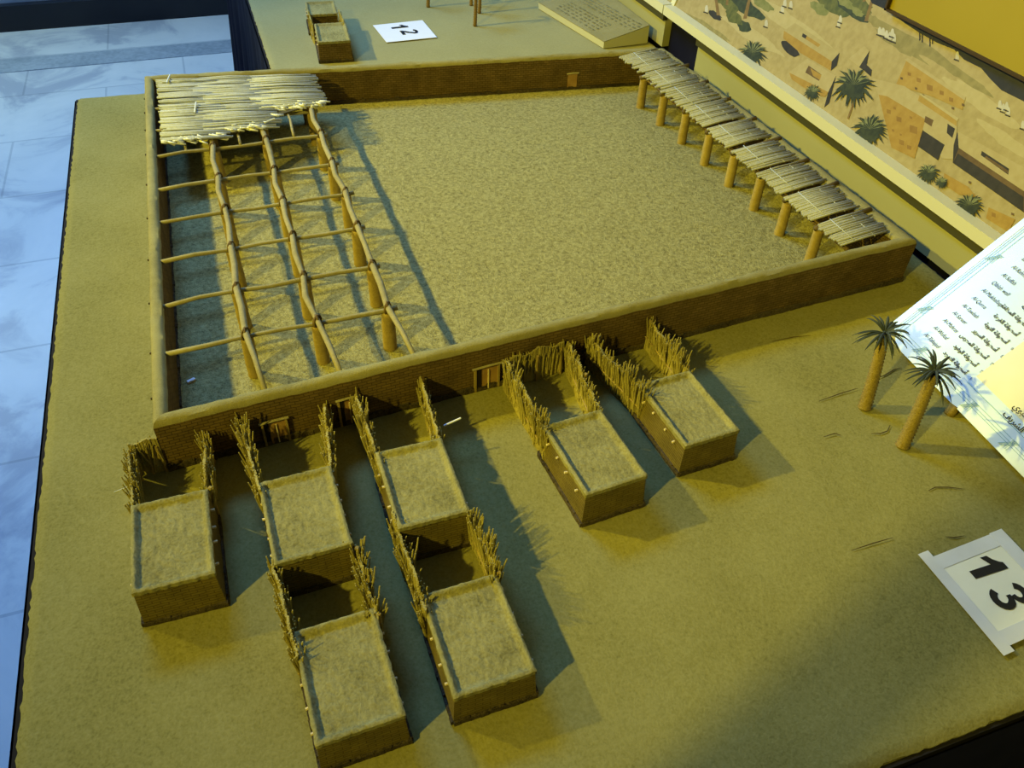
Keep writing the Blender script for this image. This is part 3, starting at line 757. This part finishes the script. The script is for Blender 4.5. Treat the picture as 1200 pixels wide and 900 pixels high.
def lectern():
    t = thing('text_panel', 'low olive wedge panel with faded print on the table behind', 'sign', (1.05, 1.2, 0))
    a, b = Vector((.984, 1.100, 0)), Vector((1.100, 1.100, 0))
    y0, y1 = 1.094, 1.42; xl0, xl1 = .982, .950; xr = 1.098; zl, zr = .016, .048
    # corners solved from the photograph: the near left foot and the far left corner
    pl = at(707, 57); pf = at(637, 14); pr = at(774, 50)
    off = Vector((0, 1.100-pl.y, 0)); 
    ZL, ZR = .014, .040
    bl = pl.copy(); br = Vector((1.100, bl.y+.004, 0)); fl = bl+(pf-pl)*1.1; fr = Vector((1.100, fl.y+.01, 0))
    tl = [Vector((p.x, p.y, z)) for p, z in ((bl, ZL), (br, ZR), (fr, ZR), (fl, ZL))]; lo = [Vector((p.x, p.y, .0005)) for p in tl]
    mb = MB(); mb.add(tl+lo, [(0, 1, 2, 3), (7, 6, 5, 4), (0, 4, 5, 1), (1, 5, 6, 2), (2, 6, 7, 3), (3, 7, 4, 0)], M['lect_edge']); mb.build('wedge_base', t)
    pn = (tl[1]-tl[0]).cross(tl[3]-tl[0]).normalized()
    mb = MB(); mb.poly([p+pn*.0005 for p in tl], M['lect_sheet'], pn*.0012); mb.build('printed_sheet', t)
    LP = Plane(tl[0]+pn*.0021, tl[0]-tl[3], (tl[1]-tl[0]))
    Ls = (tl[0]-tl[3]).length; Lt = (tl[1]-tl[0]).length
    if LP.n.z < 0: LP.n = -LP.n
    en = ['Madinah houses', 'built of mud brick', 'and palm wood', 'around the mosque', 'with small yards']
    for k in range(10):
        q = Lt*(.88-.085*k); m2 = MB()
        for w in range(13 if k < 5 else 10):
            s = -Ls*.80+w*Ls*.062+jit(.003); L = RND.uniform(.006, .013)
            if k == 4: continue
            for z in range(3):
                ss = s+z*L/3; hgt = RND.uniform(.0022, .0052)
                m2.poly([LP.pt(ss, q, .0003), LP.pt(ss+L/4, q, .0003), LP.pt(ss+L/4+.0008, q+hgt, .0003), LP.pt(ss+.0008, q+hgt*.8, .0003)], M['lect_ink'])
        if len(m2.f) > 20: m2.build('text_line', t)
    return t
lectern()

# ================================================================ MURAL STAND
TILT = math.radians(20)
MO = Vector((1.130, 0, .094)); MU = Vector((math.sin(TILT), 0, math.cos(TILT)))
MP = Plane(MO, (0, -1, 0), MU)      # a runs towards the viewer (to the right in the photo), b up the slope
if MP.n.x > 0: MP.n = -MP.n
def stand(y0, y1, label, board_from, top_t):
    t = thing('mural_stand', label, 'mural', (1.15, (y0+y1)/2, 0 if y0 < 1 else 0), 'mural stands')
    mb = MB(); mb.box((1.130, (y0+board_from)/2, .0405), (.020, board_from-y0, .075), M['cream']); mb.build('front_board', t)
    mb = MB(); mb.box((1.124, (y0+y1)/2, .0865), (.031, y1-y0-.002, .019), M['ivory']); mb.build('bottom_rail', t)
    mb = MB(); mb.box((1.1185, (y0+board_from)/2, .0690), (.012, board_from-y0, .0145), M['rail_strip']); mb.build('dark_strip', t)  # plain dark olive strip on the board below the rail
    mb = MB(); mb.box((1.185, (y0+y1)/2, (FLOOR_Z+.06)/2), (.10, y1-y0-.004, .06-FLOOR_Z-.004), M['cloth']); mb.build('dark_skirt', t)
    mb = MB(); a0, a1 = -y1, -y0
    mb.poly([MP.pt(a0+.003, 0, -.012), MP.pt(a1, 0, -.012), MP.pt(a1, top_t, -.012), MP.pt(a0+.003, top_t, -.012)], M['ivory'], MP.n*.011); mb.build('mural_panel', t)
    mb = MB(); mb.poly([MP.pt(a0+.001, -.002, -.001), MP.pt(a0+.010, -.002, -.001), MP.pt(a0+.010, top_t, -.001), MP.pt(a0+.001, top_t, -.001)], M['ivory'], MP.n*.004); mb.build('side_rail', t)
    return t, a0, a1
ST13, A0, A1 = stand(-.62, .999, 'tilted mural of a desert town with palms behind the mosque model', .848, .205)
ST12, B0, B1 = stand(1.001, 2.50, 'tilted mural behind the number 12 table, only its corner in view', 2.50, .205)
COLS = dict(sandp=((.52, .40, .17), (.62, .49, .23)), path=((.64, .52, .25), (.70, .57, .30)), roof=((.60, .47, .22), (.66, .53, .27)), roof2=((.56, .44, .20), (.62, .50, .24)), ochre=((.50, .29, .045), (.58, .36, .07)), ochre2=((.55, .34, .06), (.62, .40, .09)),
            brown=((.16, .09, .03), (.22, .13, .045)), dk=((.03, .025, .022), (.05, .04, .035)), grn=((.10, .12, .03), (.20, .20, .05)), dgrn=((.035, .05, .025), (.07, .09, .04)), lgrn=((.24, .25, .07), (.34, .33, .12)), olive=((.34, .28, .10), (.44, .36, .14)), palmg=((.02, .032, .02), (.06, .075, .035)), palml=((.22, .24, .10), (.34, .35, .17)), white=((.72, .66, .56), (.82, .76, .66)),
            trunkp=((.26, .15, .04), (.34, .21, .06)), win=((.36, .19, .03), (.42, .23, .04)), top_shade=((.010, .010, .014), (.022, .020, .022)))
PM = {k: plain('print_'+k, (a[0]*.55, a[1]*.56, a[2]*.52), .5, .25, nz=(b[0]*.55, b[1]*.56, b[2]*.52), nscale=90) for k, (a, b) in COLS.items()}
def mural_print():
    mb = MB(); lay = [0]
    def P(pts, m, raw=False):
        lay[0] += 1; h = .000008*lay[0]
        mb.poly([MP.pt(*(p if raw else MP.hit(*p)), h) for p in pts], PM[m])
    def blob(u, v, ru, rv, m, n=16, rough=.25, rot=.6):
        s = jit(40); P([(u+math.cos(rot)*ru*math.cos(2*PI*i/n)*(1+rough*nz(i*.9, s))-math.sin(rot)*rv*math.sin(2*PI*i/n)*(1+rough*nz(i*.9, s+5)),
                         v+math.sin(rot)*ru*math.cos(2*PI*i/n)*(1+rough*nz(i*.9, s))+math.cos(rot)*rv*math.sin(2*PI*i/n)*(1+rough*nz(i*.9, s+5))) for i in range(n)], m)
    def sq(u, v, w, m): P([(u-w*.5, v-w*.62), (u+w*.5, v-w*.30), (u+w*.45, v+w*.62), (u-w*.5, v+w*.32)], m)
    def person(u, v, s=1.0):
        P([(u-1.8*s, v+3.2*s), (u-1.6*s, v-1*s), (u-.4*s, v-3.6*s), (u+1.2*s, v-3.2*s), (u+1.8*s, v+1*s), (u+1.5*s, v+4*s)], 'white')
        P([(u-3*s, v+3*s), (u+2*s, v+5*s), (u+1.5*s, v+6*s), (u-3.5*s, v+4.2*s)], 'dk')
    def palmprint(u, v, r, up=1):
        for k in range(30):
            a = 2*PI*k/30+jit(.12); L = r*RND.uniform(.75, 1.08); m = 'palmg' if (math.sin(a) > -.2 or k % 3) else 'palml'
            ex, ey = u+L*math.cos(a), v+L*.92*math.sin(a)+L*.16; mx, my = u+L*.55*math.cos(a), v+L*.5*math.sin(a)-L*.04; w = r*.075
            px, py = -math.sin(a)*w, math.cos(a)*w
            P([(u-px*.4, v-py*.4), (mx-px, my-py), (ex, ey), (mx+px, my+py), (u+px*.4, v+py*.4)], m)
        blob(u, v+r*.15, r*.5, r*.42, 'palmg', 12)
        for k in range(9):
            a = -PI*.92+PI*.84*k/8; L = r*.8; P([(u, v), (u+L*.6*math.cos(a)-.5, v+L*.6*math.sin(a)), (u+L*math.cos(a), v+L*.95*math.sin(a)), (u+L*.6*math.cos(a)+.6, v+L*.6*math.sin(a)+.5)], 'palml')
    mb.poly([MP.pt(A0+.011, .002, 0), MP.pt(A1-.004, .002, 0), MP.pt(A1-.004, .203, 0), MP.pt(A0+.011, .203, 0)], PM['sandp'])
    # ground patches and paths
    for (u, v, a, b, m) in ((930, 30, 60, 9, 'path'), (880, 40, 40, 7, 'path'), (1080, 60, 60, 9, 'olive'), (1150, 120, 55, 9, 'path'), (1180, 165, 40, 7, 'path'), (1050, 50, 26, 6, 'olive'), (830, 35, 30, 6, 'olive'), (1130, 90, 40, 5, 'olive'), (1100, 80, 26, 4, 'sandp'), (905, 105, 30, 6, 'path'), (1080, 225, 40, 7, 'path'), (1140, 195, 30, 6, 'roof2')): blob(u, v, a, b, m, 22, .4)
    # gardens at the top
    for (u, v, a, b, m) in ((975, 4, 26, 10, 'grn'), (1000, 12, 24, 9, 'dgrn'), (960, 10, 12, 6, 'lgrn'), (1008, 6, 16, 9, 'grn'), (990, 2, 14, 5, 'lgrn'), (1025, 25, 14, 5, 'olive'), (868, 4, 30, 8, 'dgrn'), (850, 3, 18, 6, 'grn'), (838, 18, 9, 4, 'dk'), (872, 31, 9, 6, 'dgrn'), (860, 20, 12, 6, 'grn'), (1005, 14, 8, 4, 'lgrn'), (893, 3, 14, 6, 'lgrn')): blob(u, v, a, b, m, 18, .5)
    for (u, v, x, y, w) in ((842, 18, 838, -8, 2), (873, 22, 880, -8, 2.2), (1015, 25, 1024, -6, 2.2), (852, 6, 853, -6, 1.5), (1012, 2, 1018, -8, 1.5)): P([(u-w, v), (x-w*.7, y), (x+w*.7, y), (u+w, v)], 'trunkp')
    # dark horizon band, with the upper board's shade printed into it
    P([(1016, -8), (1050, 0), (1130, 48), (1200, 92), (1210, 124), (1192, 115), (1174, 106), (1160, 92), (1150, 80), (1130, 70), (1118, 58), (1098, 50), (1080, 40), (1060, 27), (1044, 14), (1022, 4)], 'top_shade')
    for (u, v) in ((828, 10), (898, 27), (917, 10), (920, 3), (927, 5), (983, 27), (985, 22), (1031, 36), (1035, 37), (1039, 40), (1043, 42), (1048, 44), (1046, 38), (1122, 65), (1172, 122), (1176, 126), (1182, 130), (1180, 124), (1199, 146)): person(u, v, 1.25 if u > 1025 else 1.1)
    for (u, v) in ((1078, 44), (1081, 46), (1090, 51), (1093, 48)): P([(u-.8, v-6), (u+.6, v-6), (u+.8, v+3), (u-.6, v+4)], 'dk')
    # house with slot, and its neighbour
    blob(926, 57, 13, 6, 'dk', 16, .2, .75)
    P([(919, 36), (932, 27), (984, 62), (975, 72)], 'roof2'); P([(919, 36), (975, 72), (974, 83), (938, 62), (918, 45)], 'ochre'); P([(984, 62), (975, 72), (974, 83), (981, 77)], 'dk')
    P([(941, 39), (962, 52.5), (959, 55.5), (940, 43)], 'ochre'); P([(941, 39), (946, 42), (944, 45.5), (940, 43)], 'dk')
    P([(925, 85), (946, 69), (980, 89), (971, 108)], 'roof'); P([(925, 85), (971, 108), (967, 114), (950, 108), (928, 93)], 'ochre'); P([(980, 89), (971, 108), (966, 126), (972, 121)], 'dk')
    P([(948, 77), (963, 87.5), (960, 95), (944, 85)], 'brown'); P([(950, 80), (963, 88), (961, 94), (953, 89)], 'ochre')
    P([(995, 69), (1013, 54), (1019, 60), (1008, 79)], 'roof'); P([(1019, 60), (1007, 79), (1012, 82), (1021, 90), (1022, 82), (1016, 76)], 'dk')
    # fort
    P([(1063, 70), (1131, 116), (1128, 129), (1090, 112), (1050, 100)], 'ochre2'); P([(1060, 70), (1064, 68), (1132, 114), (1131, 118)], 'roof')
    for (u, v, w) in ((1066, 87, 4), (1077, 94, 5), (1090, 103, 7), (1104, 109, 5), (1115, 117, 5)): sq(u, v, w, 'win')
    for (u, v, w) in ((1057, 92, 3), (1074, 104, 3), (1082, 112, 3), (1117, 127, 3), (1129, 123, 3)): sq(u, v, w, 'brown')
    P([(1023, 92), (1032, 94), (1060, 101), (1122, 141), (1122, 152), (1117, 187), (1105, 186), (1082, 152), (1030, 113)], 'roof')
    P([(1078, 112), (1122, 141), (1121, 148), (1076, 118)], 'ochre2'); P([(1078, 111), (1080, 110), (1124, 139), (1122, 142)], 'path')
    P([(1030, 111), (1040, 113), (1085, 140), (1072, 186), (1045, 173)], 'ochre')
    for (u, v, w) in ((1042, 131, 5), (1054, 140, 6), (1071, 152, 9), (1057, 167, 6), (1066, 173, 5), (1047, 153, 3), (1056, 158, 2.5), (1049, 127, 3), (1068, 138, 3)): sq(u, v, w, 'win')
    P([(1082, 153), (1107.5, 170), (1099.5, 188), (1076, 171.5)], 'dk'); P([(1085, 136), (1094.5, 141), (1092, 148.5), (1083.5, 143)], 'brown'); P([(1111, 145), (1119.5, 151), (1116.5, 162), (1110, 156)], 'dk')
    # long dark building
    P([(1122.6, 154), (1200, 196), (1240, 220), (1240, 250), (1124, 174)], 'roof'); P([(1123.5, 173), (1200, 224), (1240, 252), (1240, 275), (1200, 248), (1117, 190)], 'brown'); P([(1122.6, 154), (1124, 174), (1117, 191), (1118, 170)], 'dk')
    P([(1123, 180), (1200, 231), (1200, 249), (1117, 191)], 'dk')
    P([(1151, 177), (1183, 198), (1182, 205), (1150, 182)], 'dk'); P([(1156, 183), (1182, 200), (1182, 204), (1154, 185)], 'brown')
    P([(1107, 203), (1135, 219), (1146, 232), (1124, 228), (1106, 216)], 'ochre'); P([(1159, 243), (1190, 257), (1182, 272), (1156, 256)], 'ochre'); sq(1165, 252, 5, 'win'); sq(1137, 214, 3, 'brown'); sq(1187, 251, 3, 'brown')
    P([(1000, 120), (1002, 120), (995, 140), (993, 139)], 'trunkp')
    for (u, v, r) in ((882, 62, 19), (953, 108, 12), (1001, 100, 27), (1020, 152, 24), (1089, 203, 15), (1137, 241, 19), (868, 74, 9), (1105, 214, 9)): palmprint(u, v, r)
    o = mb.build('printed_picture', ST13); return o
mural_print()
def mural_print_back():
    mb = MB(); mb.poly([MP.pt(B0+.011, .002, 0), MP.pt(B1-.011, .002, 0), MP.pt(B1-.011, .203, 0), MP.pt(B0+.011, .203, 0)], PM['sandp'])
    for k in range(40):
        c = Vector((RND.uniform(B0+.05, B1-.06), RND.uniform(.02, .18))); r = RND.uniform(.008, .02); s = jit(30); m = RND.choice(('grn', 'dgrn', 'olive', 'path', 'lgrn'))
        mb.poly([MP.pt(c.x+r*1.6*math.cos(i*PI/7)*(1+.3*nz(i, s)), c.y+r*math.sin(i*PI/7)*(1+.3*nz(i, s+4)), .000008*(k+1)) for i in range(14)], PM[m])
    mb.build('printed_picture', ST12)
mural_print_back()
# yellow upper board in its dark frame
def upper_board():
    y0, y1 = -.62, .412; z0, z1 = .266, .72; x = 1.180
    t = thing('wall_board', 'large yellow board in a thin dark frame above the mural, top right corner', 'board', (x, (y0+y1)/2, z0))
    mb = MB(); mb.box((x+.008, (y0+y1)/2, (z0+z1)/2), (.012, y1-y0-.006, z1-z0-.006), M['yellow']); mb.build('panel', t)
    mb = MB()
    mb.box((x+.006, (y0+y1)/2, z0+.0015), (.022, y1-y0, .003), M['frame_dark']); mb.box((x+.006, (y0+y1)/2, z1-.0015), (.022, y1-y0, .003), M['frame_dark'])
    mb.box((x+.006, y1-.002, (z0+z1)/2), (.022, .004, z1-z0), M['frame_dark']); mb.box((x+.006, y0+.002, (z0+z1)/2), (.022, .004, z1-z0), M['frame_dark']); mb.build('frame', t)
    mb = MB(); mb.box((x+.10, (y0+y1)/2, (z0+z1)/2), (.18, .05, .05), M['frame_dark']); mb.build('wall_bracket', t)
upper_board()

mb = MB(); mb.tube([(-.375, -.757, FLOOR_Z), (-.375, -.757, FLOOR_Z+2.9)], .031, M['metal'], 20); mb.tube([(-.375, -.757, FLOOR_Z), (-.375, -.757, FLOOR_Z+.03)], .07, M['metal'], 24); struct(mb.build('shade_pole', origin=(-.375, -.757, FLOOR_Z)))  # added unseen pole, casts the soft dark band across the sand

# ================================================================ LIGHTS
def spot(name, loc, target, power, col, size=.03, angle=60, blend=.4):
    l = bpy.data.lights.new(name, 'SPOT'); l.energy = power; l.color = col; l.shadow_soft_size = size; l.spot_size = math.radians(angle); l.spot_blend = blend
    o = bpy.data.objects.new(name, l); COL.objects.link(o); o.location = loc
    o.rotation_euler = (Vector(target)-Vector(loc)).to_track_quat('-Z', 'Y').to_euler(); return o
def area(name, loc, target, power, col, sx, sy):
    l = bpy.data.lights.new(name, 'AREA'); l.shape = 'RECTANGLE'; l.size = sx; l.size_y = sy; l.energy = power; l.color = col
    o = bpy.data.objects.new(name, l); COL.objects.link(o); o.location = loc
    o.rotation_euler = (Vector(target)-Vector(loc)).to_track_quat('-Z', 'Y').to_euler(); return o
WARM = (1.0, .86, .10); COOL = (.14, .37, 1.0)
LA = (-1.52, -1.12, 1.72); LB = (-1.70, 1.28, 1.84)
spot('lamp_front', LA, (1.25, .50, 0), 245, WARM, .035, 53, 1.0)
spot('lamp_back', LB, (1.20, .42, 0), 340, WARM, .035, 53, 1.0)
area('ceiling_panel_light', (-.25, 2.0, 2.08), (.1, .7, 0), 85, COOL, 1.0, .6)
area('window_daylight', (-1.4, 3.55, .9), (-1.2, 1.5, -.7), 40, (.62, .84, .74), 2.2, 1.2)
w = bpy.data.worlds.new('World'); scene.world = w; w.use_nodes = True
w.node_tree.nodes['Background'].inputs['Color'].default_value = (.45, .65, 1, 1); w.node_tree.nodes['Background'].inputs['Strength'].default_value = .012

# ================================================================ CAMERA
cam = bpy.data.cameras.new('Camera'); cam.sensor_width = 36; cam.lens = F_PX/1200*36; cam.clip_start = .01
co = bpy.data.objects.new('Camera', cam); COL.objects.link(co)
Rm = Matrix(((ROT[0][0], -ROT[1][0], -ROT[2][0], CAM[0]), (ROT[0][1], -ROT[1][1], -ROT[2][1], CAM[1]), (ROT[0][2], -ROT[1][2], -ROT[2][2], CAM[2]), (0, 0, 0, 1)))
co.matrix_world = Rm; scene.camera = co
vs = scene.view_settings; vs.view_transform = 'Standard'; vs.look = 'None'; vs.exposure = 0; vs.gamma = 1; vs.use_curve_mapping = False
